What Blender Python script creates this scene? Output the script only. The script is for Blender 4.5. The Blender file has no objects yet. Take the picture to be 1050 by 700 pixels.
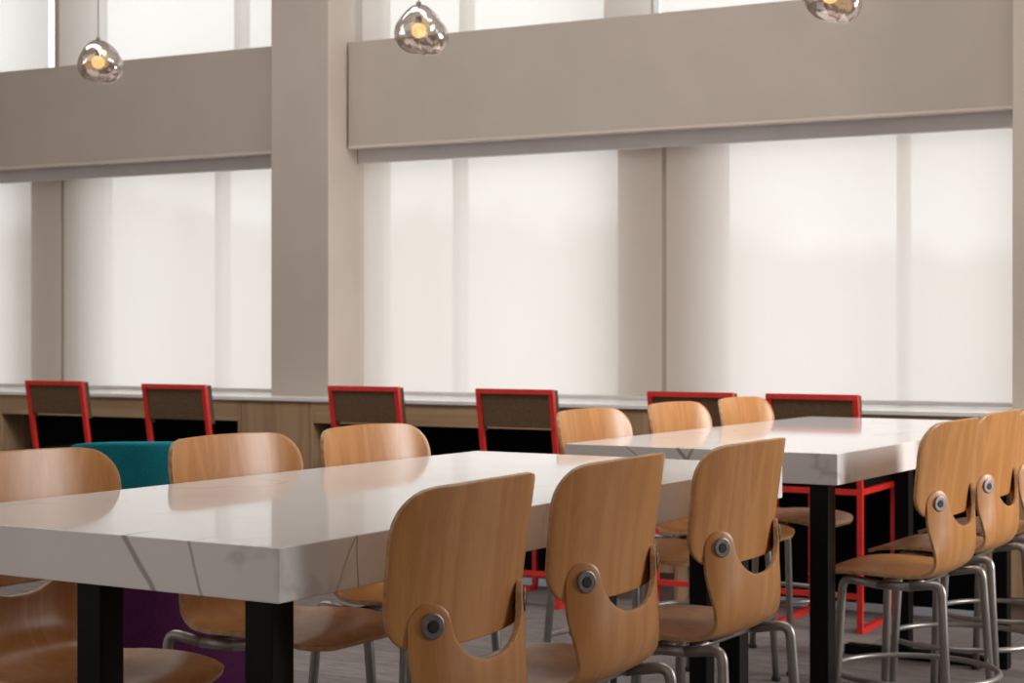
import bpy, bmesh, math
from mathutils import Vector, Matrix
sc = bpy.context.scene
COL = sc.collection
PI = math.pi

# ------------------------------------------------------------------ materials
def lin(c):
    def f(v):
        v /= 255.0
        return v/12.92 if v <= .04045 else ((v+.055)/1.055)**2.4
    return (f(c[0]), f(c[1]), f(c[2]), 1.0)

def newmat(name):
    m = bpy.data.materials.new(name); m.use_nodes = True
    nt = m.node_tree; nt.nodes.clear()
    out = nt.nodes.new('ShaderNodeOutputMaterial')
    return m, nt, out

def N(nt, t, **kw):
    n = nt.nodes.new(t)
    for k, v in kw.items():
        if k.startswith('i_'):
            n.inputs[k[2:].replace('_', ' ')].default_value = v
        else:
            setattr(n, k, v)
    return n

def bsdf(nt, out, rough=.5, metal=0, spec=.5):
    b = nt.nodes.new('ShaderNodeBsdfPrincipled')
    b.inputs['Roughness'].default_value = rough
    b.inputs['Metallic'].default_value = metal
    b.inputs['Specular IOR Level'].default_value = spec
    nt.links.new(b.outputs[0], out.inputs[0])
    return b

def noisy(name, c1, c2, scale=30, rough=.5, metal=0, stretch=(1, 1, 1), detail=4, bump=0, spec=.5, lo=.35, hi=.65, bscale=None):
    m, nt, out = newmat(name)
    b = bsdf(nt, out, rough, metal, spec)
    tc = N(nt, 'ShaderNodeTexCoord'); mp = N(nt, 'ShaderNodeMapping')
    mp.inputs['Scale'].default_value = stretch
    nt.links.new(tc.outputs['Object'], mp.inputs[0])
    nz = N(nt, 'ShaderNodeTexNoise'); nz.inputs['Scale'].default_value = scale; nz.inputs['Detail'].default_value = detail
    nt.links.new(mp.outputs[0], nz.inputs['Vector'])
    cr = N(nt, 'ShaderNodeValToRGB')
    cr.color_ramp.elements[0].position = lo; cr.color_ramp.elements[1].position = hi
    cr.color_ramp.elements[0].color = lin(c1); cr.color_ramp.elements[1].color = lin(c2)
    nt.links.new(nz.outputs[0], cr.inputs[0]); nt.links.new(cr.outputs[0], b.inputs['Base Color'])
    if bump:
        bp = N(nt, 'ShaderNodeBump'); bp.inputs['Strength'].default_value = bump; bp.inputs['Distance'].default_value = .004
        if bscale:
            n2 = N(nt, 'ShaderNodeTexNoise'); n2.inputs['Scale'].default_value = bscale
            nt.links.new(mp.outputs[0], n2.inputs['Vector']); nt.links.new(n2.outputs[0], bp.inputs['Height'])
        else:
            nt.links.new(nz.outputs[0], bp.inputs['Height'])
        nt.links.new(bp.outputs[0], b.inputs['Normal'])
    return m

def wood(name, light, dark, axis='z', rough=.38, figure=.5):
    """straight-grained veneer with slow cathedral figure; grain runs along axis"""
    m, nt, out = newmat(name)
    b = bsdf(nt, out, rough, 0, .5)
    tc = N(nt, 'ShaderNodeTexCoord'); oi = N(nt, 'ShaderNodeObjectInfo')
    add = N(nt, 'ShaderNodeVectorMath', operation='ADD')
    sc_ = N(nt, 'ShaderNodeVectorMath', operation='SCALE'); sc_.inputs['Scale'].default_value = 7.0
    comb = N(nt, 'ShaderNodeCombineXYZ')
    for i in range(3): nt.links.new(oi.outputs['Random'], comb.inputs[i])
    nt.links.new(comb.outputs[0], sc_.inputs[0])
    nt.links.new(tc.outputs['Object'], add.inputs[0]); nt.links.new(sc_.outputs[0], add.inputs[1])
    st = {'x': (.06, 1, 1), 'y': (1, .06, 1), 'z': (1, 1, .06)}[axis]
    mp = N(nt, 'ShaderNodeMapping'); mp.inputs['Scale'].default_value = st
    nt.links.new(add.outputs[0], mp.inputs[0])
    fine = N(nt, 'ShaderNodeTexNoise'); fine.inputs['Scale'].default_value = 210; fine.inputs['Detail'].default_value = 3
    nt.links.new(mp.outputs[0], fine.inputs['Vector'])
    big = N(nt, 'ShaderNodeTexNoise'); big.inputs['Scale'].default_value = 9; big.inputs['Detail'].default_value = 2; big.inputs['Distortion'].default_value = .6
    nt.links.new(mp.outputs[0], big.inputs['Vector'])
    wv = N(nt, 'ShaderNodeMath', operation='MULTIPLY'); wv.inputs[1].default_value = 26
    nt.links.new(big.outputs[0], wv.inputs[0])
    fm = N(nt, 'ShaderNodeMapRange'); fm.inputs['To Min'].default_value = .36; fm.inputs['To Max'].default_value = .64
    nt.links.new(fine.outputs[0], fm.inputs['Value'])
    sn = N(nt, 'ShaderNodeMath', operation='SINE'); nt.links.new(wv.outputs[0], sn.inputs[0])
    a = N(nt, 'ShaderNodeMath', operation='MULTIPLY_ADD'); a.inputs[1].default_value = .16*figure; a.inputs[2].default_value = .0
    nt.links.new(sn.outputs[0], a.inputs[0])
    s1 = N(nt, 'ShaderNodeMath', operation='ADD'); nt.links.new(a.outputs[0], s1.inputs[0]); nt.links.new(fm.outputs[0], s1.inputs[1])
    s2 = N(nt, 'ShaderNodeMath', operation='ADD'); s2.inputs[1].default_value = 0; nt.links.new(s1.outputs[0], s2.inputs[0])
    cr = N(nt, 'ShaderNodeValToRGB')
    cr.color_ramp.elements[0].position = .30; cr.color_ramp.elements[1].position = .72
    cr.color_ramp.elements[0].color = lin(dark); cr.color_ramp.elements[1].color = lin(light)
    nt.links.new(s2.outputs[0], cr.inputs[0]); nt.links.new(cr.outputs[0], b.inputs['Base Color'])
    return m

def marble(name, planes, amount=.5, base=(246, 243, 241)):
    """white quartz slab; thin warm grey veins, plus a few through-veins given as planes (a,b,c,d,width)"""
    m, nt, out = newmat(name)
    b = bsdf(nt, out, .06, 0, .5); b.inputs['IOR'].default_value = 1.13
    L = nt.links.new
    tc = N(nt, 'ShaderNodeTexCoord')
    dn = N(nt, 'ShaderNodeTexNoise'); dn.inputs['Scale'].default_value = 5; dn.inputs['Detail'].default_value = 4
    L(tc.outputs['Object'], dn.inputs['Vector'])
    sub = N(nt, 'ShaderNodeVectorMath', operation='SUBTRACT'); sub.inputs[1].default_value = (.5, .5, .5)
    L(dn.outputs['Color'], sub.inputs[0])
    sc_ = N(nt, 'ShaderNodeVectorMath', operation='SCALE'); sc_.inputs['Scale'].default_value = .10
    L(sub.outputs[0], sc_.inputs[0])
    P = N(nt, 'ShaderNodeVectorMath', operation='ADD'); L(tc.outputs['Object'], P.inputs[0]); L(sc_.outputs[0], P.inputs[1])
    # ridged noise veins
    nz = N(nt, 'ShaderNodeTexNoise'); nz.inputs['Scale'].default_value = 1.5; nz.inputs['Detail'].default_value = 5; nz.inputs['Roughness'].default_value = .55
    L(P.outputs[0], nz.inputs['Vector'])
    s = N(nt, 'ShaderNodeMath', operation='SUBTRACT'); s.inputs[1].default_value = .5; L(nz.outputs[0], s.inputs[0])
    ab = N(nt, 'ShaderNodeMath', operation='ABSOLUTE'); L(s.outputs[0], ab.inputs[0])
    mr = N(nt, 'ShaderNodeMapRange'); mr.inputs['From Min'].default_value = 0; mr.inputs['From Max'].default_value = .018
    mr.inputs['To Min'].default_value = 1; mr.inputs['To Max'].default_value = 0
    L(ab.outputs[0], mr.inputs['Value'])
    fade = N(nt, 'ShaderNodeTexNoise'); fade.inputs['Scale'].default_value = 2.3; L(tc.outputs['Object'], fade.inputs['Vector'])
    fr = N(nt, 'ShaderNodeMapRange'); fr.inputs['From Min'].default_value = .45; fr.inputs['From Max'].default_value = .68; fr.inputs['To Max'].default_value = amount
    L(fade.outputs[0], fr.inputs['Value'])
    mul = N(nt, 'ShaderNodeMath', operation='MULTIPLY'); L(mr.outputs[0], mul.inputs[0]); L(fr.outputs[0], mul.inputs[1])
    cur = mul.outputs[0]
    sc2 = N(nt, 'ShaderNodeVectorMath', operation='SCALE'); sc2.inputs['Scale'].default_value = .035
    L(sub.outputs[0], sc2.inputs[0])
    P2 = N(nt, 'ShaderNodeVectorMath', operation='ADD'); L(tc.outputs['Object'], P2.inputs[0]); L(sc2.outputs[0], P2.inputs[1])
    for (nx, ny, nz_, d, w, zmin, zmax, axis, side, opa) in planes:
        dot = N(nt, 'ShaderNodeVectorMath', operation='DOT_PRODUCT'); dot.inputs[1].default_value = (nx, ny, nz_)
        L(P2.outputs[0], dot.inputs[0])
        q = N(nt, 'ShaderNodeMath', operation='SUBTRACT'); q.inputs[1].default_value = d; L(dot.outputs['Value'], q.inputs[0])
        q2 = N(nt, 'ShaderNodeMath', operation='ABSOLUTE'); L(q.outputs[0], q2.inputs[0])
        r = N(nt, 'ShaderNodeMapRange', interpolation_type='SMOOTHSTEP'); r.inputs['From Min'].default_value = w*.3; r.inputs['From Max'].default_value = w
        r.inputs['To Min'].default_value = opa; r.inputs['To Max'].default_value = 0
        L(q2.outputs[0], r.inputs['Value'])
        # fades out inside the slab, away from the face it breaks through
        sep = N(nt, 'ShaderNodeSeparateXYZ'); L(tc.outputs['Object'], sep.inputs[0])
        f = N(nt, 'ShaderNodeMapRange'); f.inputs['From Min'].default_value = side[0]; f.inputs['From Max'].default_value = side[1]
        f.inputs['To Min'].default_value = 1; f.inputs['To Max'].default_value = 0
        L(sep.outputs[axis], f.inputs['Value'])
        mm = N(nt, 'ShaderNodeMath', operation='MULTIPLY'); L(r.outputs[0], mm.inputs[0]); L(f.outputs[0], mm.inputs[1])
        mx = N(nt, 'ShaderNodeMath', operation='MAXIMUM'); L(mm.outputs[0], mx.inputs[0]); L(cur, mx.inputs[1])
        cur = mx.outputs[0]
    cl = N(nt, 'ShaderNodeTexNoise'); cl.inputs['Scale'].default_value = 1.8; L(P.outputs[0], cl.inputs['Vector'])
    c0 = N(nt, 'ShaderNodeValToRGB'); c0.color_ramp.elements[0].color = lin(tuple(v-10 for v in base)); c0.color_ramp.elements[1].color = lin(base)
    c0.color_ramp.elements[0].position = .3; c0.color_ramp.elements[1].position = .6
    L(cl.outputs[0], c0.inputs[0])
    mix = N(nt, 'ShaderNodeMix', data_type='RGBA'); mix.inputs['B'].default_value = lin((128, 112, 98))
    L(c0.outputs[0], mix.inputs['A']); L(cur, mix.inputs['Factor']); L(mix.outputs['Result'], b.inputs['Base Color'])
    return m

def shade_fabric(name, trans=.12, tl=(1, .972, .955), front=(214, 200, 188)):
    m, nt, out = newmat(name)
    L = nt.links.new
    tc = N(nt, 'ShaderNodeTexCoord')
    mp = N(nt, 'ShaderNodeMapping'); mp.inputs['Scale'].default_value = (260, 1, 8); L(tc.outputs['Object'], mp.inputs[0])
    nz = N(nt, 'ShaderNodeTexNoise'); nz.inputs['Scale'].default_value = 1; L(mp.outputs[0], nz.inputs['Vector'])
    cr = N(nt, 'ShaderNodeValToRGB'); cr.color_ramp.elements[0].color = lin(tuple(v-7 for v in front)); cr.color_ramp.elements[1].color = lin(front)
    L(nz.outputs[0], cr.inputs[0])
    d = N(nt, 'ShaderNodeBsdfDiffuse'); L(cr.outputs[0], d.inputs[0])
    t = N(nt, 'ShaderNodeBsdfTranslucent'); t.inputs[0].default_value = (*tl, 1)
    g = N(nt, 'ShaderNodeBsdfTransparent'); g.inputs[0].default_value = (1, .985, .96, 1)
    m1 = N(nt, 'ShaderNodeMixShader'); m1.inputs[0].default_value = .5; L(d.outputs[0], m1.inputs[1]); L(t.outputs[0], m1.inputs[2])
    m2 = N(nt, 'ShaderNodeMixShader'); m2.inputs[0].default_value = trans; L(m1.outputs[0], m2.inputs[1]); L(g.outputs[0], m2.inputs[2])
    L(m2.outputs[0], out.inputs[0])
    return m

def thin_glass(name, tint=(.97, .985, .98), gl=.06):
    m, nt, out = newmat(name); L = nt.links.new
    t = N(nt, 'ShaderNodeBsdfTransparent'); t.inputs[0].default_value = (*tint, 1)
    g = N(nt, 'ShaderNodeBsdfGlossy'); g.inputs['Roughness'].default_value = .02
    mx = N(nt, 'ShaderNodeMixShader'); mx.inputs[0].default_value = gl
    L(t.outputs[0], mx.inputs[1]); L(g.outputs[0], mx.inputs[2]); L(mx.outputs[0], out.inputs[0])
    return m

def mirror_glass(name):
    """vacuum-metallised blown glass: mirror with a see-through part"""
    m, nt, out = newmat(name); L = nt.links.new
    t = N(nt, 'ShaderNodeBsdfTransparent'); t.inputs[0].default_value = (.80, .74, .70, 1)
    g = N(nt, 'ShaderNodeBsdfGlossy'); g.inputs['Roughness'].default_value = .03; g.inputs['Color'].default_value = (.80, .76, .75, 1)
    tc = N(nt, 'ShaderNodeTexCoord')
    nz = N(nt, 'ShaderNodeTexNoise'); nz.inputs['Scale'].default_value = 14; L(tc.outputs['Object'], nz.inputs['Vector'])
    bp = N(nt, 'ShaderNodeBump'); bp.inputs['Strength'].default_value = .5; bp.inputs['Distance'].default_value = .02; L(nz.outputs[0], bp.inputs['Height'])
    L(bp.outputs[0], g.inputs['Normal'])
    lw = N(nt, 'ShaderNodeLayerWeight'); lw.inputs[0].default_value = .25
    mr = N(nt, 'ShaderNodeMapRange'); mr.inputs['To Min'].default_value = .36; mr.inputs['To Max'].default_value = .92
    L(lw.outputs['Facing'], mr.inputs['Value'])
    mx = N(nt, 'ShaderNodeMixShader'); L(mr.outputs[0], mx.inputs[0])
    L(t.outputs[0], mx.inputs[1]); L(g.outputs[0], mx.inputs[2]); L(mx.outputs[0], out.inputs[0])
    return m

def emit(name, col, s):
    m, nt, out = newmat(name)
    e = N(nt, 'ShaderNodeEmission'); e.inputs[0].default_value = lin(col); e.inputs[1].default_value = s
    nt.links.new(e.outputs[0], out.inputs[0]); return m

def carpet_mat():
    m, nt, out = newmat('grey_carpet_planks'); L = nt.links.new
    b = bsdf(nt, out, .85, 0, .25)
    tc = N(nt, 'ShaderNodeTexCoord')
    br = N(nt, 'ShaderNodeTexBrick'); br.inputs['Scale'].default_value = 1.0
    br.inputs['Brick Width'].default_value = 1.0; br.inputs['Row Height'].default_value = .25
    br.inputs['Mortar Size'].default_value = .003; br.inputs['Mortar Smooth'].default_value = .4
    br.inputs['Color1'].default_value = lin((128, 120, 118)); br.inputs['Color2'].default_value = lin((146, 138, 135)); br.inputs['Mortar'].default_value = lin((92, 86, 85))
    L(tc.outputs['Object'], br.inputs['Vector'])
    mp = N(nt, 'ShaderNodeMapping'); mp.inputs['Scale'].default_value = (1.2, 7, 1); L(tc.outputs['Object'], mp.inputs[0])
    nz = N(nt, 'ShaderNodeTexNoise'); nz.inputs['Scale'].default_value = 7; nz.inputs['Detail'].default_value = 8; L(mp.outputs[0], nz.inputs['Vector'])
    mr = N(nt, 'ShaderNodeMapRange'); mr.inputs['From Min'].default_value = .3; mr.inputs['From Max'].default_value = .7; mr.inputs['To Min'].default_value = .62; mr.inputs['To Max'].default_value = 1.12
    L(nz.outputs[0], mr.inputs['Value'])
    mx = N(nt, 'ShaderNodeVectorMath', operation='SCALE'); L(br.outputs['Color'], mx.inputs[0]); L(mr.outputs[0], mx.inputs['Scale'])
    L(mx.outputs[0], b.inputs['Base Color'])
    n2 = N(nt, 'ShaderNodeTexNoise'); n2.inputs['Scale'].default_value = 220; L(tc.outputs['Object'], n2.inputs['Vector'])
    bp = N(nt, 'ShaderNodeBump'); bp.inputs['Strength'].default_value = .5; bp.inputs['Distance'].default_value = .003; L(n2.outputs[0], bp.inputs['Height']); L(bp.outputs[0], b.inputs['Normal'])
    return m

M = {}
M['beech'] = wood('beech_veneer', (206, 150, 92), (174, 114, 62), 'z', .3)
M['ply_edge'] = noisy('plywood_edge', (178, 136, 98), (205, 165, 122), 60, .5)
M['steel'] = noisy('brushed_steel_tube', (158, 153, 149), (166, 161, 157), 30, .38, .7)
M['bolt_ring'] = noisy('bolt_washer_metal', (120, 115, 112), (140, 135, 132), 90, .4, .6)
M['black'] = noisy('black_powder_coat', (5, 5, 6), (9, 9, 10), 60, .45, 0, spec=.2)
M['black_pad'] = noisy('black_rubber', (14, 14, 15), (24, 24, 26), 60, .6)
M['paint'] = noisy('taupe_wall_paint', (185, 173, 163), (190, 178, 168), 3, .75, bump=.05, bscale=150)
M['paint_side'] = M['paint']
M['trim_grey'] = noisy('grey_window_head', (232, 229, 231), (238, 235, 237), 5, .6)
M['lip'] = noisy('pale_fascia_lip', (205, 192, 180), (210, 198, 188), 5, .6)
M['frame'] = noisy('grey_window_frame', (205, 200, 196), (214, 210, 206), 8, .5)
M['shade'] = shade_fabric('roller_shade_fabric')
M['shade_up'] = shade_fabric('upper_roller_shade_fabric', .20, (1, .98, .95))
M['hem'] = noisy('shade_hem_bar', (200, 195, 190), (210, 205, 200), 10, .4)
M['glass'] = thin_glass('window_glass')
M['oak'] = wood('greyed_oak_veneer', (186, 156, 122), (152, 124, 92), 'x', .5, .6)
M['oak_v'] = wood('greyed_oak_veneer_upright', (180, 150, 117), (148, 120, 89), 'z', .5, .6)
M['quartz_plain'] = noisy('white_quartz', (228, 226, 224), (234, 232, 230), 6, .2)
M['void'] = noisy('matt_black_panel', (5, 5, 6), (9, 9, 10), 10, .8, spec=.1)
M['skirting'] = noisy('pale_skirting', (205, 214, 230), (225, 232, 242), 5, .4)
M['kick'] = noisy('taupe_toe_kick', (112, 96, 86), (124, 108, 98), 12, .7)
M['red'] = noisy('red_powder_coat', (206, 40, 34), (216, 50, 42), 40, .4)
M['pad'] = noisy('brown_back_pad', (92, 70, 48), (108, 84, 60), 120, .8)
M['pad_edge'] = noisy('dark_olive_pad_edge', (62, 54, 40), (74, 64, 48), 60, .8)
M['teal'] = noisy('teal_wool', (22, 124, 140), (40, 144, 158), 300, .95, bump=.4, spec=.1)
M['purple'] = noisy('plum_wool', (74, 30, 68), (90, 40, 82), 300, .95, bump=.4, spec=.1)
M['ceiling'] = noisy('ceiling_paint', (225, 222, 218), (230, 227, 223), 3, .9)
M['carpet'] = carpet_mat()
M['mirror'] = mirror_glass('mirrored_blown_glass')
M['bulb'] = emit('warm_bulb', (255, 214, 140), 2.0)
M['cord'] = noisy('grey_cord', (150, 146, 142), (160, 156, 152), 20, .5)
M['chrome'] = noisy('chrome', (200, 198, 196), (214, 212, 210), 20, .1, 1)

# ------------------------------------------------------------------ mesh helpers
def obj(name, bm, mat, parent=None, smooth=False, bevel=0, loc=None, rotz=0, seg=2, autosm=None):
    me = bpy.data.meshes.new(name)
    bmesh.ops.recalc_face_normals(bm, faces=bm.faces[:])
    bm.to_mesh(me); bm.free()
    o = bpy.data.objects.new(name, me); COL.objects.link(o)
    for mm in (mat if isinstance(mat, (list, tuple)) else [mat]): me.materials.append(mm)
    if smooth:
        for p in me.polygons: p.use_smooth = True
    if bevel:
        b = o.modifiers.new('bevel', 'BEVEL'); b.width = bevel; b.segments = seg; b.limit_method = 'ANGLE'
    if parent: o.parent = parent
    if loc: o.location = loc
    o.rotation_euler.z = rotz
    return o

def box(bm, x0, x1, y0, y1, z0, z1):
    v = [bm.verts.new((x, y, z)) for x in (x0, x1) for y in (y0, y1) for z in (z0, z1)]
    for f in ((0, 1, 3, 2), (4, 6, 7, 5), (0, 4, 5, 1), (2, 3, 7, 6), (0, 2, 6, 4), (1, 5, 7, 3)):
        bm.faces.new([v[i] for i in f])
    return bm

def bx(*a): return box(bmesh.new(), *a)

def fillet(pts, r, n=6):
    """round the inner corners of a polyline"""
    pts = [Vector(p) for p in pts]; out = [pts[0]]
    for i in range(1, len(pts)-1):
        a, b, c = pts[i-1], pts[i], pts[i+1]
        u = (a-b); w = (c-b); rr = min(r, u.length*.49, w.length*.49)
        p0 = b+u.normalized()*rr; p1 = b+w.normalized()*rr
        for k in range(n+1):
            t = k/n
            out.append(p0*(1-t)**2 + b*2*t*(1-t) + p1*t*t)
    out.append(pts[-1]); return out

def tube(bm, pts, r, n=12, closed=False, square=False):
    pts = [Vector(p) for p in pts]; rings = []
    m = len(pts); prev = None
    for i, p in enumerate(pts):
        if closed: t = (pts[(i+1) % m]-pts[i-1]).normalized()
        else: t = (pts[min(i+1, m-1)]-pts[max(i-1, 0)]).normalized()
        if prev is None:
            up = Vector((0, 0, 1)) if abs(t.z) < .9 else Vector((0, 1, 0))
            u = t.cross(up).normalized()
        else:
            u = (prev - t*prev.dot(t)).normalized()
        prev = u; w = t.cross(u)
        ring = []
        for k in range(n):
            a = 2*PI*k/n + (PI/4 if square else 0)
            ring.append(bm.verts.new(p+(u*math.cos(a)+w*math.sin(a))*r))
        rings.append(ring)
    for i in range(m if closed else m-1):
        A, B = rings[i], rings[(i+1) % m]
        for k in range(n): bm.faces.new((A[k], A[(k+1) % n], B[(k+1) % n], B[k]))
    if not closed:
        bm.faces.new(rings[0]); bm.faces.new(rings[-1])
    return bm

def disc(bm, c, axis, r, h, n=24):
    c = Vector(c); ax = Vector(axis).normalized()
    u = ax.orthogonal().normalized(); w = ax.cross(u)
    rings = []
    for (rr, hh) in ((r*.86, 0), (r, h*.25), (r, h*.75), (r*.86, h)):
        rings.append([bm.verts.new(c+ax*hh+(u*math.cos(2*PI*k/n)+w*math.sin(2*PI*k/n))*rr) for k in range(n)])
    for A, B in zip(rings, rings[1:]):
        for k in range(n): bm.faces.new((A[k], A[(k+1) % n], B[(k+1) % n], B[k]))
    bm.faces.new(rings[0]); bm.faces.new(rings[-1])
    return bm

def empty(name, label, cat, loc=(0, 0, 0), rotz=0, group=None):
    o = bpy.data.objects.new(name, None); COL.objects.link(o); o.empty_display_size = .1
    o.location = loc; o.rotation_euler.z = rotz
    o['label'] = label; o['category'] = cat
    if group: o['group'] = group
    return o

def struct(o): o['kind'] = 'structure'; return o

def copy_tree(o, parent=None):
    c = o.copy(); COL.objects.link(c); c.parent = parent
    for ch in list(o.children): copy_tree(ch, c)
    return c

# ------------------------------------------------------------------ frames
CAMZ = 1.254
A = math.radians(3.276)           # the tables stand a little askew to the window wall
def T(x, y, z=0):
    return Vector((x*math.cos(A)+y*math.sin(A), -x*math.sin(A)+y*math.cos(A), z))

# ------------------------------------------------------------------ setting
def slab(name, *a, mat='paint', bevel=0, parent=None):
    o = obj(name, bx(*a), M[mat], parent, bevel=bevel)
    if not parent: struct(o)
    return o

slab('floor', -11, 4, -3, 8.3, -.05, 0, mat='carpet')
slab('ceiling', -11, 4, -3, 8.3, 4.30, 4.40, mat='ceiling')
slab('wall_left', -11.15, -11, 1.5, 8.3, 0, 4.3)
slab('wall_right_light_block', 4, 4.15, -3, 5.4, 0, 4.3)  # unseen wall added to keep side sky light off the near stools
YS, YF, YP, YU = 7.87, 7.72, 7.55, 7.78
PIL = [(-9.42, -9.05), (-5.515, -5.144), (-1.605, -1.235)]
# window wall: sill wall, lintel band, head band, piers and solid wall at the right
wb = bmesh.new()
box(wb, -11, 4, 8.0, 8.14, 0, .86)
box(wb, -11, 4, 8.0, 8.14, 2.30, 2.66)
box(wb, -11, 4, 8.0, 8.14, 4.05, 4.3)
for x0, x1 in ((-7.665, -7.145), (-3.665, -3.145)):
    box(wb, x0, x1, 8.0, 8.14, .86, 2.30)
for x0, x1 in ((-7.475, -7.185), (-3.745, -3.525)):
    box(wb, x0, x1, 8.0, 8.14, 2.66, 4.05)
for x0, x1 in PIL:
    box(wb, x0, x1, 8.0, 8.14, .86, 2.30); box(wb, x0, x1, 8.0, 8.14, 2.66, 4.05)
box(wb, -11, -9.42, 8.0, 8.14, .86, 2.30); box(wb, -11, -9.42, 8.0, 8.14, 2.66, 4.05)
box(wb, -1.235, 4, 8.0, 8.14, .86, 2.30); box(wb, -1.235, 4, 8.0, 8.14, 2.66, 4.05)
struct(obj('wall_back', wb, M['paint']))
for i, (x0, x1) in enumerate(PIL):
    struct(obj('wall_pillar', bx(x0, x1, YP, 8.0, .9, 4.3), M['paint'], bevel=.004))
k = 0
for (x0, x1, dz) in ((-9.05, -5.515, .02), (-5.144, -1.605, 0)):
    k += 1
    f = bx(x0+.012, x1-.002, YF, YF+.05, 2.252, 2.806+dz)
    struct(obj('trim_%d' % k, f, M['paint'], bevel=.003))
    k += 1
    struct(obj('trim_%d' % k, bx(x0+.012, x1-.002, YF-.004, YF+.05, 2.236, 2.252), M['lip'], bevel=.002))
    k += 1
    struct(obj('trim_%d' % k, bx(x0+.002, x1-.002, 7.83, 7.862, 2.167, 2.30), M['trim_grey'], bevel=.002))
    k += 1   # closing soffit of the blind pocket
    struct(obj('trim_%d' % k, bx(x0+.002, x1-.002, YF+.05, 8.0, 2.30, 2.32), M['paint']))

# windows: frame with mullion, and pane
wn = 0
def window(x0, x1, z0, z1, mull):
    global wn; wn += 1
    fr = bmesh.new(); y0, y1 = 8.04, 8.12; w = .03
    box(fr, x0, x0+w, y0, y1, z0, z1); box(fr, x1-w, x1, y0, y1, z0, z1)
    box(fr, x0+w, x1-w, y0, y1, z0, z0+w); box(fr, x0+w, x1-w, y0, y1, z1-w, z1)
    if mull: box(fr, mull-.022, mull+.022, y0-.02, y1, z0+w, z1-w)
    o = struct(obj('window_%d' % wn, fr, M['frame'], bevel=.003))
    obj('pane', bx(x0+w, x1-w, 8.09, 8.098, z0+w, z1-w), M['glass'], o)
window(-9.05, -7.665, .86, 2.30, -8.35)
window(-7.145, -5.515, .86, 2.30, -6.24)
window(-5.144, -3.665, .86, 2.30, -4.64)
window(-3.145, -1.605, .86, 2.30, -2.22)
window(-9.05, -7.475, 2.66, 4.05, -8.35)
window(-7.185, -5.515, 2.66, 4.05, -6.10)
window(-5.144, -3.745, 2.66, 4.05, -4.60)
window(-3.525, -1.605, 2.66, 4.05, -2.22)

# roller shades
def shade(x0, x1, z0, z1, y, mat, label, grp):
    t = empty('roller_shade', label, 'blind', ((x0+x1)/2, y, z0), 0, grp)
    w = (x1-x0)/2
    bm = bmesh.new(); n = 24
    g = [[bm.verts.new((-w+2*w*i/n, .0012*math.sin(i*2.1+j), .02+(z1-z0-.02)*j/4)) for i in range(n+1)] for j in range(5)]
    for j in range(4):
        for i in range(n): bm.faces.new((g[j][i], g[j][i+1], g[j+1][i+1], g[j+1][i]))
    obj('fabric', bm, M[mat], t, smooth=True)
    obj('hem_bar', bx(-w, w, -.006, .006, 0, .022), M['hem'], t, bevel=.003)
    tb = tube(bmesh.new(), [(-w, .01, z1-z0+.025), (w, .01, z1-z0+.025)], .024, 14)
    obj('roller_tube', tb, M['hem'], t, smooth=True)
for (x0, x1, lab) in ((-9.045, -7.30, 'far left lower roller shade, pulled down, at the photo left edge'),
                      (-7.278, -5.520, 'lower cream roller shade just left of the taupe pillar'),
                      (-5.132, -3.376, 'lower cream roller shade just right of the taupe pillar'),
                      (-3.352, -1.608, 'rightmost lower cream roller shade, cloudy sky and a trunk faint behind it')):
    shade(x0, x1, .916, 2.22, YS, 'shade', lab, 'lower roller shades')
for (x0, x1, lab) in ((-9.045, -7.332, 'upper roller shade at the top left corner, left of the bright gap'),
                      (-7.252, -5.520, 'upper roller shade behind the smallest glass pendant, left of the pillar'),
                      (-5.095, -3.405, 'upper roller shade behind the middle glass pendant, right of the pillar'),
                      (-3.352, -1.608, 'upper roller shade right of the bright gap, above the wide taupe band')):
    shade(x0, x1, 2.70, 4.235, YU+.02, 'shade_up', lab, 'upper roller shades')

# ------------------------------------------------------------------ window counter
YC = 7.37; ZT = .915
ctop = obj('counter_worktop', bx(-11, .9, YC-.015, 7.995, ZT-.02, ZT), M['quartz_plain'], bevel=.003)
# notch for pillars is avoided: pillars stand on the worktop
ctop['label'] = 'long white stone worktop running below the window shades'; ctop['category'] = 'worktop'
SOL = [(-7.75, -7.29), (-5.60, -5.117), (-3.46, -3.08), (-1.69, .85)]
labs = ['oak counter cabinet at the left photo edge, left of the first red chair', 'oak counter cabinet with door under the taupe pillar',
        'oak counter cabinet behind the beech stools of the far table', 'oak counter end cabinet at the lower right, behind the far right stools']
for (x0, x1), lab in zip(SOL, labs):
    c = empty('counter_cabinet', lab, 'cabinet', ((x0+x1)/2, YC, 0), 0, 'counter cabinets')
    w = (x1-x0)/2
    b = bmesh.new()
    zt_, zb_ = ZT-.02, .14
    box(b, -w, -w+.02, 0, .60, 0, zt_); box(b, w-.02, w, 0, .60, 0, zt_)
    box(b, -w+.02, w-.02, .57, .60, 0, zt_); box(b, -w+.02, w-.02, .02, .57, zb_, zb_+.02)
    obj('carcass', b, M['oak_v'], c, bevel=.0015)
    obj('door', bx(-w+.024, w-.024, .0, .019, zb_, zt_-.004), M['oak_v'], c, bevel=.002)
    obj('toe_kick', bx(-w+.02, w-.02, .035, .05, 0, zb_), M['kick'], c)
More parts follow.
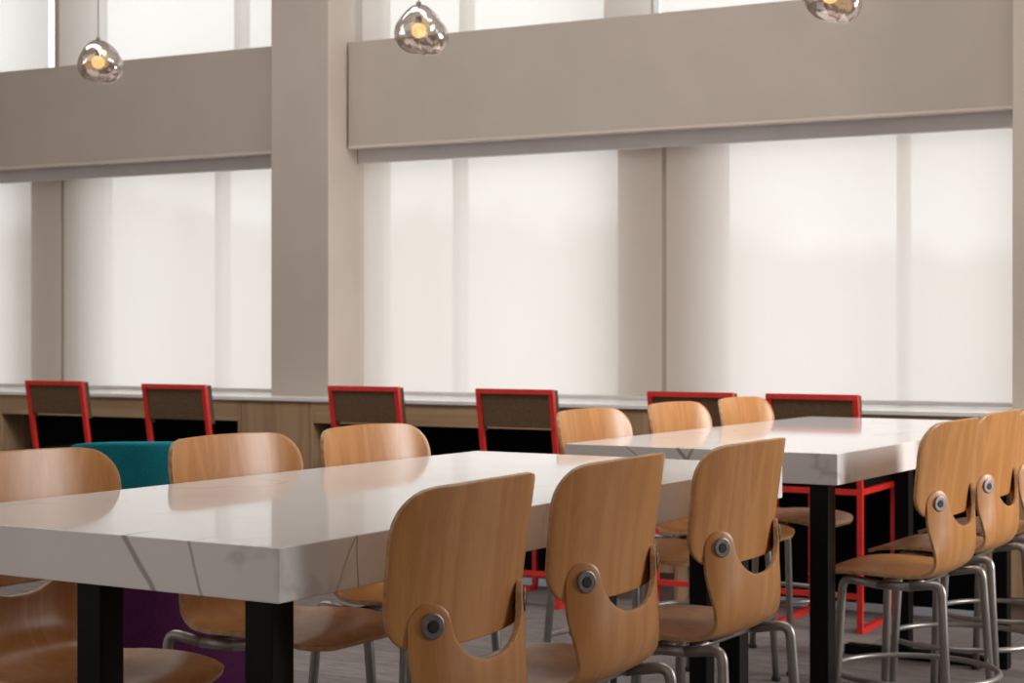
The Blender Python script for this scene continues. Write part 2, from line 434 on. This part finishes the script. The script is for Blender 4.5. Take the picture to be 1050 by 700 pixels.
for i, ((a0, a1), (b0, b1)) in enumerate(zip(SOL, SOL[1:])):
    lab = ['left knee space bay of the oak counter, behind two red chairs', 'middle knee space bay of the oak counter, right of the pillar',
           'right knee space bay of the oak counter, behind the far table'][i]
    c = empty('counter_bay', lab, 'desk', ((a1+b0)/2, YC, 0), 0, 'counter knee spaces')
    w = (b0-a1)/2-.001
    obj('apron', bx(-w, w, .0, .02, .785, ZT-.02), M['oak'], c, bevel=.0015)
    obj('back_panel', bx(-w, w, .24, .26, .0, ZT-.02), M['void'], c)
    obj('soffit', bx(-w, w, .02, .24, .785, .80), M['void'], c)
    obj('skirting', bx(-w, w, .205, .24, .0, .035), M['skirting'], c, bevel=.002)
struct(obj('baseboard_back', bx(-11, -7.75, 7.6, 7.62, 0, .12), M['kick']))

# ------------------------------------------------------------------ marble tables
def table(label, x0, x1, y0, y1, far_leg_y, mat):
    cx, cy = (x0+x1)/2, (y0+y1)/2
    t = empty('counter_height_table', label, 'table', T(cx, cy), -A, 'marble tables')
    w, l = (x1-x0)/2, (y1-y0)/2
    zt, th = .915, .088
    o = obj('tabletop', bx(-w, w, -l, l, zt-th, zt), mat, t, bevel=.0022)
    for (ly) in (y0+.030-cy, far_leg_y-cy):
        lx = x1-.038-cx
        for s in (0, 1):
            q = lx-.057-s*.376
            g = obj('leg', bx(q, q+.057, ly, ly+.057, .038, zt-th), M['black'], t, bevel=.003)
        obj('floor_bar', bx(lx-.635, lx, ly, ly+.057, 0, .038), M['black'], t, bevel=.003)
        obj('top_plate', bx(lx-.70, lx-.01, ly+.012, ly+.045, zt-th-.004, zt-th), M['black'], t, bevel=.001)
    return t
T1 = (-2.662, -1.726, 2.118, 4.158); T2 = (-2.607, -1.734, 4.571, 6.558)
# through-veins in tabletop coordinates: near face y=-1.03, right face x=+.468

fr1, rt1 = (-1.018, -.93), (.466, .40)
pl1 = [(1, 0, .72, .7985, .0095, 0, 0, 1, fr1, .6), (1, 0, .31, .5617, .005, 0, 0, 1, fr1, .5),
       (0, 1, -.67, -1.4245, .0035, 0, 0, 0, rt1, .5), (0, 1, 0, -.8085, .003, 0, 0, 0, rt1, .6)]
fr2 = (-.99, -.90)
pl2 = [(1, 0, .9, .765, .010, 0, 0, 1, fr2, .7), (1, 0, -.5, -.462, .008, 0, 0, 1, fr2, .6), (1, 0, 1.6, 1.22, .006, 0, 0, 1, fr2, .5)]
M['marble1'] = marble('white_veined_quartz_near', pl1, .28)
M['marble2'] = marble('white_veined_quartz_far', pl2, .35)
table('near white marble table with thick slab top, cut by the left photo edge', *T1, 3.973, M['marble1'])
table('far white marble table with thick slab top, at the right', *T2, 6.417, M['marble2'])

# ------------------------------------------------------------------ beech stools
def lerp(a, b, t): return a+(b-a)*t
def interp(tab, s):
    for (a, va), (b, vb) in zip(tab, tab[1:]):
        if s <= b:
            t = (s-a)/(b-a) if b > a else 0
            return tuple(lerp(p, q, t) for p, q in zip(va, vb)) if isinstance(va, tuple) else lerp(va, vb, t)
    return tab[-1][1]

EAR_A, EAR_R, EAR_Z = .160, .036, .771
def ear_top(a):
    """height of the shell's upper edge at sideways distance a from the middle"""
    a = abs(a)
    if a >= EAR_A-EAR_R:
        return EAR_Z + math.sqrt(max(0, EAR_R**2-(a-EAR_A)**2))
    t = a/(EAR_A-EAR_R)
    return EAR_Z - .074*(1-t**2.6)**.62
def catmull(P, n):
    out = []
    for i in range(len(P)-1):
        p0 = P[max(i-1, 0)]; p1 = P[i]; p2 = P[i+1]; p3 = P[min(i+2, len(P)-1)]
        for k in range(n):
            t = k/n
            out.append(tuple(.5*(2*b+(-a+c)*t+(2*a-5*b+4*c-d)*t*t+(-a+3*b-3*c+d)*t**3) for a, b, c, d in zip(p0, p1, p2, p3)))
    out.append(P[-1]); return out
# profile (x forward, z up, half width, sideways curl of the back, seat dish), front of seat to the ears
PROF = catmull([(.425, .536, .150, 0, .000), (.405, .544, .190, 0, .002), (.36, .554, .208, 0, .004), (.28, .556, .214, 0, .010), (.18, .551, .208, .0, .014),
                (.11, .549, .192, .0, .012), (.055, .558, .180, .05, .008), (.018, .583, .176, .15, .004), (-.001, .622, .180, .28, .0),
                (-.006, .668, .188, .36, .0), (-.005, .708, .194, .38, 0), (-.003, .771, .196, .38, .0), (.0, .808, .196, .38, .0)], 5)
SL = [0]
for a, b in zip(PROF, PROF[1:]): SL.append(SL[-1]+math.hypot(b[0]-a[0], b[1]-a[1]))
def prof_at(s):
    for i in range(len(SL)-1):
        if s <= SL[i+1]:
            t = (s-SL[i])/(SL[i+1]-SL[i]); return tuple(lerp(p, q, t) for p, q in zip(PROF[i], PROF[i+1]))
    return PROF[-1]
def s_at_z(z):
    for i in range(len(SL)-1, 0, -1):
        if PROF[i-1][1] <= z <= PROF[i][1]:
            return lerp(SL[i-1], SL[i], (z-PROF[i-1][1])/(PROF[i][1]-PROF[i-1][1]))
    return SL[-1]

def shell_mesh():
    bm = bmesh.new()
    vs = sorted(set([-1, -.996, -.985, -.965, -.94, -.90, -.86, -.82, -.78, -.745, -.715, -.69, -.675, -.6655, -.66, -.65, -.635, -.61, -.57, -.5, -.4, -.27, -.13, 0]))
    vs = vs + [-v for v in reversed(vs[:-1])]
    rows = 64; g = []
    for v in vs:
        a = v*.196
        send = s_at_z(ear_top(a)); col = []
        # rounded front corners
        s0 = .0 + .035*max(0, (abs(v)-.6)/.4)**3
        for j in range(rows+1):
            s = lerp(s0, send, j/rows)
            x, z, w, k, dish = prof_at(s)
            y = v*w
            col.append(bm.verts.new((x + (k/.38)*(.5*y*y + 22*y**4), y, z + dish*(abs(v)**2.2))))
        g.append(col)
    for i in range(len(vs)-1):
        for j in range(rows): bm.faces.new((g[i][j], g[i+1][j], g[i+1][j+1], g[i][j+1]))
    return bm

def panel_mesh():
    """upper back: rounded rectangle, gently hollowed towards the sitter"""
    bm = bmesh.new()
    W, z0, z1 = .246, .731, .998
    nx, nz = 36, 22; g = []
    def half(z):
        # half width at height z with rounded corners, bottom a little narrower
        w = W - .012*((z1-z)/(z1-z0))
        rt, rb = .085, .070
        if z > z1-rt: d = (z-(z1-rt))/rt; w -= rt*(1-(1-min(1, d)**2.3)**(1/2.3))
        if z < z0+rb: d = ((z0+rb)-z)/rb; w -= rb*(1-(1-min(1, d)**2.2)**(1/2.2))
        return w
    zs = []
    for j in range(nz+1):
        t = j/nz; t = .5-.5*math.cos(PI*t); t = lerp(t, j/nz, .25); zs.append(lerp(z0, z1, t))
    for z in zs:
        w = half(z); row = []
        for i in range(nx+1):
            y = -w+2*w*i/nx
            zz = z + .006*(1-(y/W)**2)*((z-z0)/(z1-z0)) - .004*(1-(y/W)**2)*(1-(z-z0)/(z1-z0))
            x = .026 - .035*((z-z0)/(z1-z0))**1.3 + .50*y*y + 6*y**4
            row.append(bm.verts.new((x, y, zz)))
        g.append(row)
    for j in range(nz):
        for i in range(nx): bm.faces.new((g[j][i], g[j][i+1], g[j+1][i+1], g[j+1][i]))
    return bm

def solid(o, th, off=0):
    m = o.modifiers.new('ply', 'SOLIDIFY'); m.thickness = th; m.offset = off; m.material_offset_rim = 1; m.use_even_offset = True
    b = o.modifiers.new('ease', 'BEVEL'); b.width = .0015; b.segments = 2; b.limit_method = 'ANGLE'; b.angle_limit = math.radians(50)
    try: o.data.shade_smooth()
    except Exception: pass

def make_stool():
    t = empty('beech_stool', '', 'stool')
    s = obj('seat_shell', shell_mesh(), [M['beech'], M['ply_edge']], t, smooth=True); solid(s, .011)
    p = obj('back_panel', panel_mesh(), [M['beech'], M['ply_edge']], t, smooth=True); solid(p, .011)
    for sg in (-1, 1):
        x = -.003 + .5*EAR_A**2 + 22*EAR_A**4
        nrm = Vector((-1, sg*(EAR_A + 88*EAR_A**3), 0)).normalized()
        c = Vector((x, sg*EAR_A, EAR_Z))
        r = obj('bolt', disc(bmesh.new(), c+nrm*.004, nrm, .0225, .005), M['bolt_ring'], t, smooth=False, bevel=.0006)
        obj('bolt_core', disc(bmesh.new(), c+nrm*.0085, nrm, .011, .002), M['black_pad'], r)
        obj('spacer', tube(bmesh.new(), [Vector((x+.004, sg*EAR_A, EAR_Z)), Vector((x+.022, sg*EAR_A*.985, EAR_Z))], .014, 16), M['black_pad'], t)
    # legs: two front, two rear; side rails with them
    R = .0125
    for sg in (-1, 1):
        y = sg*.198
        obj('leg', tube(bmesh.new(), fillet([(-.028, sg*.222, .012), (.0, y, .488), (.004, y*.985, .548), (.10, y*.93, .533)], .05, 8), R, 14), M['steel'], t, smooth=True)
        obj('leg', tube(bmesh.new(), fillet([(.318, sg*.222, .012), (.296, y, .488), (.292, y*.985, .548), (.19, y*.93, .533)], .05, 8), R, 14), M['steel'], t, smooth=True)
        obj('seat_rail', tube(bmesh.new(), [(.095, y*.932, .533), (.195, y*.932, .533)], R, 14), M['steel'], t, smooth=True)
        for fx in (-.028, .318):
            obj('glide', disc(bmesh.new(), (fx, sg*.222, 0), (0, 0, 1), .017, .016), M['black_pad'], t)
    br = bmesh.new()
    for x in (.105, .19):
        obj('cross_bar', tube(bmesh.new(), [(x, -.19, .533), (x, .19, .533)], .009, 10), M['steel'], t, smooth=True)
    box(br, .09, .21, -.06, .06, .536, .546)
    obj('seat_bracket', br, M['black_pad'], t)
    cx, rr = .144, .240
    pts = [(cx+rr*math.cos(a)*1.0, rr*math.sin(a), .262) for a in [2*PI*i/48 for i in range(48)]]
    obj('foot_ring', tube(bmesh.new(), pts, .0085, 10, closed=True), M['steel'], t, smooth=True)
    return t

proto = make_stool()
# (x, y, facing: -1 faces left / +1 faces right, twist degrees, label, group)
ST = [(-1.580, 2.510, -1, 3.5, 'nearest beech stool on the right side of the near marble table', 'n'),
      (-1.606, 3.085, -1, 2, 'middle beech stool of three on the right side of the near marble table', 'n'),
      (-1.598, 3.708, -1, 0, 'beech stool at the far end of the near marble table, its right side', 'n'),
      (-2.795, 2.570, 1, 0, 'beech stool at the left photo edge, behind the near marble table', 'n'),
      (-2.808, 3.232, 1, 0, 'beech stool behind the near marble table, right of the teal lounge chair', 'n'),
      (-2.775, 3.762, 1, 0, 'beech stool behind the near marble table, in front of the third red chair', 'n'),
      (-1.488, 4.935, -1, 0, 'beech stool on the right side of the far marble table, nearest of that row', 'f'),
      (-1.530, 5.560, -1, 0, 'beech stool on the right side of the far marble table, second of that row', 'f'),
      (-1.560, 6.155, -1, 0, 'beech stool cut off by the right photo edge at the far table', 'f'),
      (-2.745, 4.93, 1, 0, 'beech stool behind the far marble table, just right of the fourth red chair', 'f'),
      (-2.745, 5.565, 1, 0, 'beech stool behind the far marble table, in front of the fifth red chair', 'f'),
      (-2.735, 6.125, 1, 0, 'beech stool behind the far marble table, between the two rightmost red chairs', 'f')]
for i, (x, y, d, tw, lab, g) in enumerate(ST):
    o = proto if i == 0 else copy_tree(proto)
    o.location = T(x, y); o.rotation_euler.z = -A + (PI if d < 0 else 0) + math.radians(tw)
    o['label'] = lab; o['group'] = 'stools at the near marble table' if g == 'n' else 'stools at the far marble table'

# ------------------------------------------------------------------ red framed chairs at the counter
def sq(bm, pts, r): return tube(bm, pts, r*1.414, 4, square=True)
def make_red():
    """faces +y; origin on the floor under the middle of the seat; built of square section bar"""
    t = empty('red_frame_chair', '', 'chair')
    w, r = .188, .0115
    for s in (-1, 1):
        x = s*w
        obj('leg', sq(bmesh.new(), [(x, -.25, .0), (x, -.25, .60)], r), M['red'], t)
        obj('leg', sq(bmesh.new(), [(x, .25, .0), (x, .25, .60)], r), M['red'], t)
        obj('sled_rail', sq(bmesh.new(), [(x, -.25+r, r), (x, .25-r, r)], r), M['red'], t)
        obj('seat_rail', sq(bmesh.new(), [(x, -.25+r, .60-r), (x, .25-r, .60-r)], r), M['red'], t)
    f = bmesh.new()
    sq(f, [(-w, -.25, .60), (-w, -.315, .985)], r); sq(f, [(w, -.25, .60), (w, -.315, .985)], r)
    sq(f, [(-w-r, -.315, .985), (w+r, -.315, .985)], r)
    obj('back_frame', f, M['red'], t, bevel=.001)
    c = bmesh.new()
    sq(c, [(-w+r, -.25, .155), (w-r, -.25, .155)], r)
    obj('foot_bar', c, M['red'], t)
    for yy in (-.25, .25):
        obj('cross_rail', sq(bmesh.new(), [(-w+r, yy, .60-r), (w-r, yy, .60-r)], r), M['red'], t)
    p = bmesh.new()      # upholstered back, seen from behind inside the red bars
    q = [(-w+r, .82), (w-r, .82), (w-r, .974), (-w+r, .974)]
    lo = []; 
    def ly(z): return -.25-(z-.60)*.065/.385
    A_ = [p.verts.new((x, ly(z)-.004, z)) for x, z in q]; B_ = [p.verts.new((x, ly(z)+.035, z)) for x, z in q]
    p.faces.new(A_); p.faces.new(B_)
    for i in range(4): p.faces.new((A_[i], A_[(i+1) % 4], B_[(i+1) % 4], B_[i]))
    obj('back_pad', p, M['pad'], t, bevel=.004)
    e = bmesh.new()     # dark shell edge standing proud in front of the bars
    W2 = w+r
    q = [(-W2, .60), (W2, .60), (W2, .992), (-W2, .992)]
    for (xa, xb, za, zb) in ((-W2, -W2+.02, .80, .992), (W2-.02, W2, .80, .992), (-W2+.02, W2-.02, .974, .992)):
        v = [e.verts.new((x, ly(z)+dy, z)) for x in (xa, xb) for dy in (r+.001, .040) for z in (za, zb)]
        for fc in ((0, 1, 3, 2), (4, 6, 7, 5), (0, 4, 5, 1), (2, 3, 7, 6), (0, 2, 6, 4), (1, 5, 7, 3)): e.faces.new([v[k] for k in fc])
    obj('back_edge', e, M['pad_edge'], t)
    obj('seat_pad', bx(-w+.002, w-.002, -.235, .25, .601, .635), M['void'], t, bevel=.008)
    return t
def wx(px, Y):
    # world x on the plane Y seen at photo column px (wall frame)
    rd = (px-525)/1767.4; s_, c_ = math.sin(.492), math.cos(.492)
    return (rd*c_-s_)/(rd*s_+c_)*Y
red0 = make_red()
RC = [(-6.475, 7.245, 'red framed bar chair at the counter, leftmost'), (-5.525, 7.07, 'second red framed bar chair from the left, before the oak cabinet'),
      (-4.52, 7.245, 'red framed bar chair in front of the pillar foot, third from the left'), (-3.69, 7.225, 'fourth red framed bar chair, left of the far marble table'),
      (-2.84, 7.245, 'red framed bar chair mostly hidden behind two beech stools'), (-2.295, 7.245, 'rightmost red framed bar chair, behind the far marble table')]
for i, (x, y, lab) in enumerate(RC):
    o = red0 if i == 0 else copy_tree(red0)
    o.location = (x, y, 0); o['label'] = lab; o['group'] = 'red framed chairs along the counter'

# ------------------------------------------------------------------ lounge chair
def lounge():
    t = empty('lounge_chair', 'teal and plum upholstered lounge chair between the tables and counter', 'armchair', T(-3.64, 3.97), math.radians(40))
    # wrap-around back: curved padded wall, opens to +y
    def wrap(z0, z1, r0, th, flare):
        bm = bmesh.new(); n, m = 36, 10; outer = []; inner = []
        for j in range(m+1):
            f = j/m
            for arr, dr in ((outer, 0), (inner, -th)):
                row = []
                for i in range(n+1):
                    a = PI+(-.12+1.24*i/n)*PI
                    edge = abs(i/n-.5)*2
                    ztop = z1 - .05*edge**3
                    z = lerp(z0, ztop, f)
                    r = r0+flare*f+dr + (.012*math.sin(PI*f) if dr == 0 else 0)
                    row.append(bm.verts.new((r*math.cos(a), r*.95*math.sin(a), z)))
                arr.append(row)
        for arr in (outer, inner):
            for j in range(m):
                for i in range(n): bm.faces.new((arr[j][i], arr[j][i+1], arr[j+1][i+1], arr[j+1][i]))
        for i in range(n):
            bm.faces.new((outer[m][i], outer[m][i+1], inner[m][i+1], inner[m][i])); bm.faces.new((outer[0][i], outer[0][i+1], inner[0][i+1], inner[0][i]))
        for j in range(m):
            bm.faces.new((outer[j][0], outer[j+1][0], inner[j+1][0], inner[j][0])); bm.faces.new((outer[j][n], outer[j+1][n], inner[j+1][n], inner[j][n]))
        return bm
    obj('backrest', wrap(.60, .935, .295, .07, .02), M['teal'], t, smooth=True, bevel=.012, seg=3)
    bm = bmesh.new(); n = 36; rings = []
    for (z, r) in ((.13, .24), (.14, .265), (.20, .275), (.50, .285), (.585, .282), (.598, .265), (.600, .15)):
        rings.append([bm.verts.new((r*math.cos(2*PI*k/n), r*.95*math.sin(2*PI*k/n), z)) for k in range(n)])
    for a_, b_ in zip(rings, rings[1:]):
        for k in range(n): bm.faces.new((a_[k], a_[(k+1) % n], b_[(k+1) % n], b_[k]))
    bm.faces.new(rings[0]); bm.faces.new(rings[-1])
    obj('seat_body', bm, M['purple'], t, smooth=True)
    for sx in (-1, 1):
        for sy in (-1, 1):
            obj('leg', tube(bmesh.new(), [(sx*.19, sy*.18, 0), (sx*.17, sy*.16, .14)], .014, 10), M['black'], t, smooth=True)
lounge()

# ------------------------------------------------------------------ glass pendants
def pendant(loc, R, rot, label):
    t = empty('glass_pendant_lamp', label, 'pendant lamp', loc, rot, 'mirrored glass pendants')
    bm = bmesh.new(); bmesh.ops.create_uvsphere(bm, u_segments=48, v_segments=32, radius=R)
    for v in bm.verts:
        d = v.co.normalized()
        k = 1 + .05*math.sin(3.1*d.x+1.2*d.z) + .04*math.sin(4.2*d.y-2.0*d.z+.6)
        lobe = max(0, d.dot(Vector((.80, 0, -.45)).normalized())-.62)      # melted bulge low on one side
        k += .55*lobe
        if d.z > .8: k *= 1+.25*(d.z-.8)
        crease = d.dot(Vector((.80, -.3, -.25)).normalized())
        k -= .07*math.exp(-((crease-.60)/.07)**2)
        v.co = d*R*k*.96
    top = max(v.co.z for v in bm.verts)
    g = obj('glass_shade', bm, M['mirror'], t, smooth=True)
    bb = bmesh.new(); bmesh.ops.create_uvsphere(bb, u_segments=20, v_segments=14, radius=R*.30)
    for v in bb.verts: v.co.z -= R*.0
    obj('bulb', bb, M['bulb'], t, smooth=True)
    obj('socket', tube(bmesh.new(), [(0, 0, R*.2), (0, 0, R*.55)], R*.13, 14), M['chrome'], t)
    obj('cap', tube(bmesh.new(), [(0, 0, top-R*.06), (0, 0, top+R*.10)], R*.10, 16), M['chrome'], t)
    obj('cord', tube(bmesh.new(), [(0, 0, top+R*.08), (0, 0, 4.285-loc[2])], .0022, 8), M['cord'], t, smooth=True)
    obj('ceiling_rose', disc(bmesh.new(), (0, 0, 4.28-loc[2]), (0, 0, 1), .055, .02), M['chrome'], t)
pendant((-4.72, 5.30, 2.335), .088, math.radians(20), 'leftmost mirrored glass pendant, smallest of the three')
pendant((-3.02, 4.97, 2.27), .086, math.radians(25), 'middle mirrored glass pendant with glowing bulb, right of the pillar')
pendant((-1.64, 5.13, 2.29), .088, math.radians(45), 'rightmost mirrored glass pendant, cut off by the top edge')

# ------------------------------------------------------------------ light
w = bpy.data.worlds.new('world'); sc.world = w; w.use_nodes = True
nt = w.node_tree; nt.nodes.clear(); L = nt.links.new
out = nt.nodes.new('ShaderNodeOutputWorld'); bg = nt.nodes.new('ShaderNodeBackground'); L(bg.outputs[0], out.inputs[0])
tc = N(nt, 'ShaderNodeTexCoord'); sep = N(nt, 'ShaderNodeSeparateXYZ'); L(tc.outputs['Generated'], sep.inputs[0])
# overcast outdoors beyond the windows (+y), a dimmer warm hall behind the viewer
mr = N(nt, 'ShaderNodeMapRange', interpolation_type='SMOOTHSTEP'); mr.inputs['From Min'].default_value = -.05; mr.inputs['From Max'].default_value = .15
L(sep.outputs['Y'], mr.inputs['Value'])
nz = N(nt, 'ShaderNodeTexNoise'); nz.inputs['Scale'].default_value = 9; nz.inputs['Detail'].default_value = 5; L(tc.outputs['Generated'], nz.inputs['Vector'])
tl = N(nt, 'ShaderNodeMath', operation='MULTIPLY_ADD'); tl.inputs[1].default_value = -.16; L(nz.outputs[0], tl.inputs[0]); L(sep.outputs['Z'], tl.inputs[2])
ts = N(nt, 'ShaderNodeMapRange', interpolation_type='SMOOTHSTEP'); ts.inputs['From Min'].default_value = -.035; ts.inputs['From Max'].default_value = -.01
L(tl.outputs[0], ts.inputs['Value'])
cl = N(nt, 'ShaderNodeMix', data_type='RGBA'); cl.inputs['A'].default_value = (.80, .765, .71, 1); cl.inputs['B'].default_value = (1.35, 1.37, 1.42, 1)
L(ts.outputs[0], cl.inputs['Factor'])
mo = N(nt, 'ShaderNodeMix', data_type='RGBA'); mo.inputs['A'].default_value = (.33, .30, .275, 1)
L(mr.outputs[0], mo.inputs['Factor']); L(cl.outputs['Result'], mo.inputs['B']); L(mo.outputs['Result'], bg.inputs['Color'])
bg.inputs['Strength'].default_value = 1.62

def area(name, loc, target, sx, sy, power, col):
    l = bpy.data.lights.new(name, 'AREA'); l.shape = 'RECTANGLE'; l.size = sx; l.size_y = sy; l.energy = power; l.color = col
    o = bpy.data.objects.new(name, l); COL.objects.link(o); o.location = loc
    o.rotation_euler = (Vector(target)-Vector(loc)).to_track_quat('-Z', 'Y').to_euler()
    o['label'] = name.replace('_', ' '); return o
d = area('right_side_daylight', (3.4, 6.8, 2.3), (-3, 6.6, 1.5), 2.0, 2.6, 95, (1, .97, .94)); d.data.spread = math.radians(95)
area('hall_ceiling_light', (-3.4, 5.4, 4.25), (-3.4, 6.2, 0), 7, 2, 172, (1, .97, .94))

# ------------------------------------------------------------------ camera
cd = bpy.data.cameras.new('camera'); cam = bpy.data.objects.new('camera', cd); COL.objects.link(cam)
cam.location = (0, 0, CAMZ); cam.rotation_euler = (PI/2, 0, .492)
cd.lens = 1767.4/1050*36; cd.sensor_width = 36; cd.shift_y = -9.4/1050
cd.clip_start = .05; cd.dof.use_dof = True; cd.dof.focus_distance = 3.4; cd.dof.aperture_fstop = 9
sc.camera = cam
sc.view_settings.view_transform = 'Standard'; sc.view_settings.look = 'None'; sc.view_settings.exposure = 0
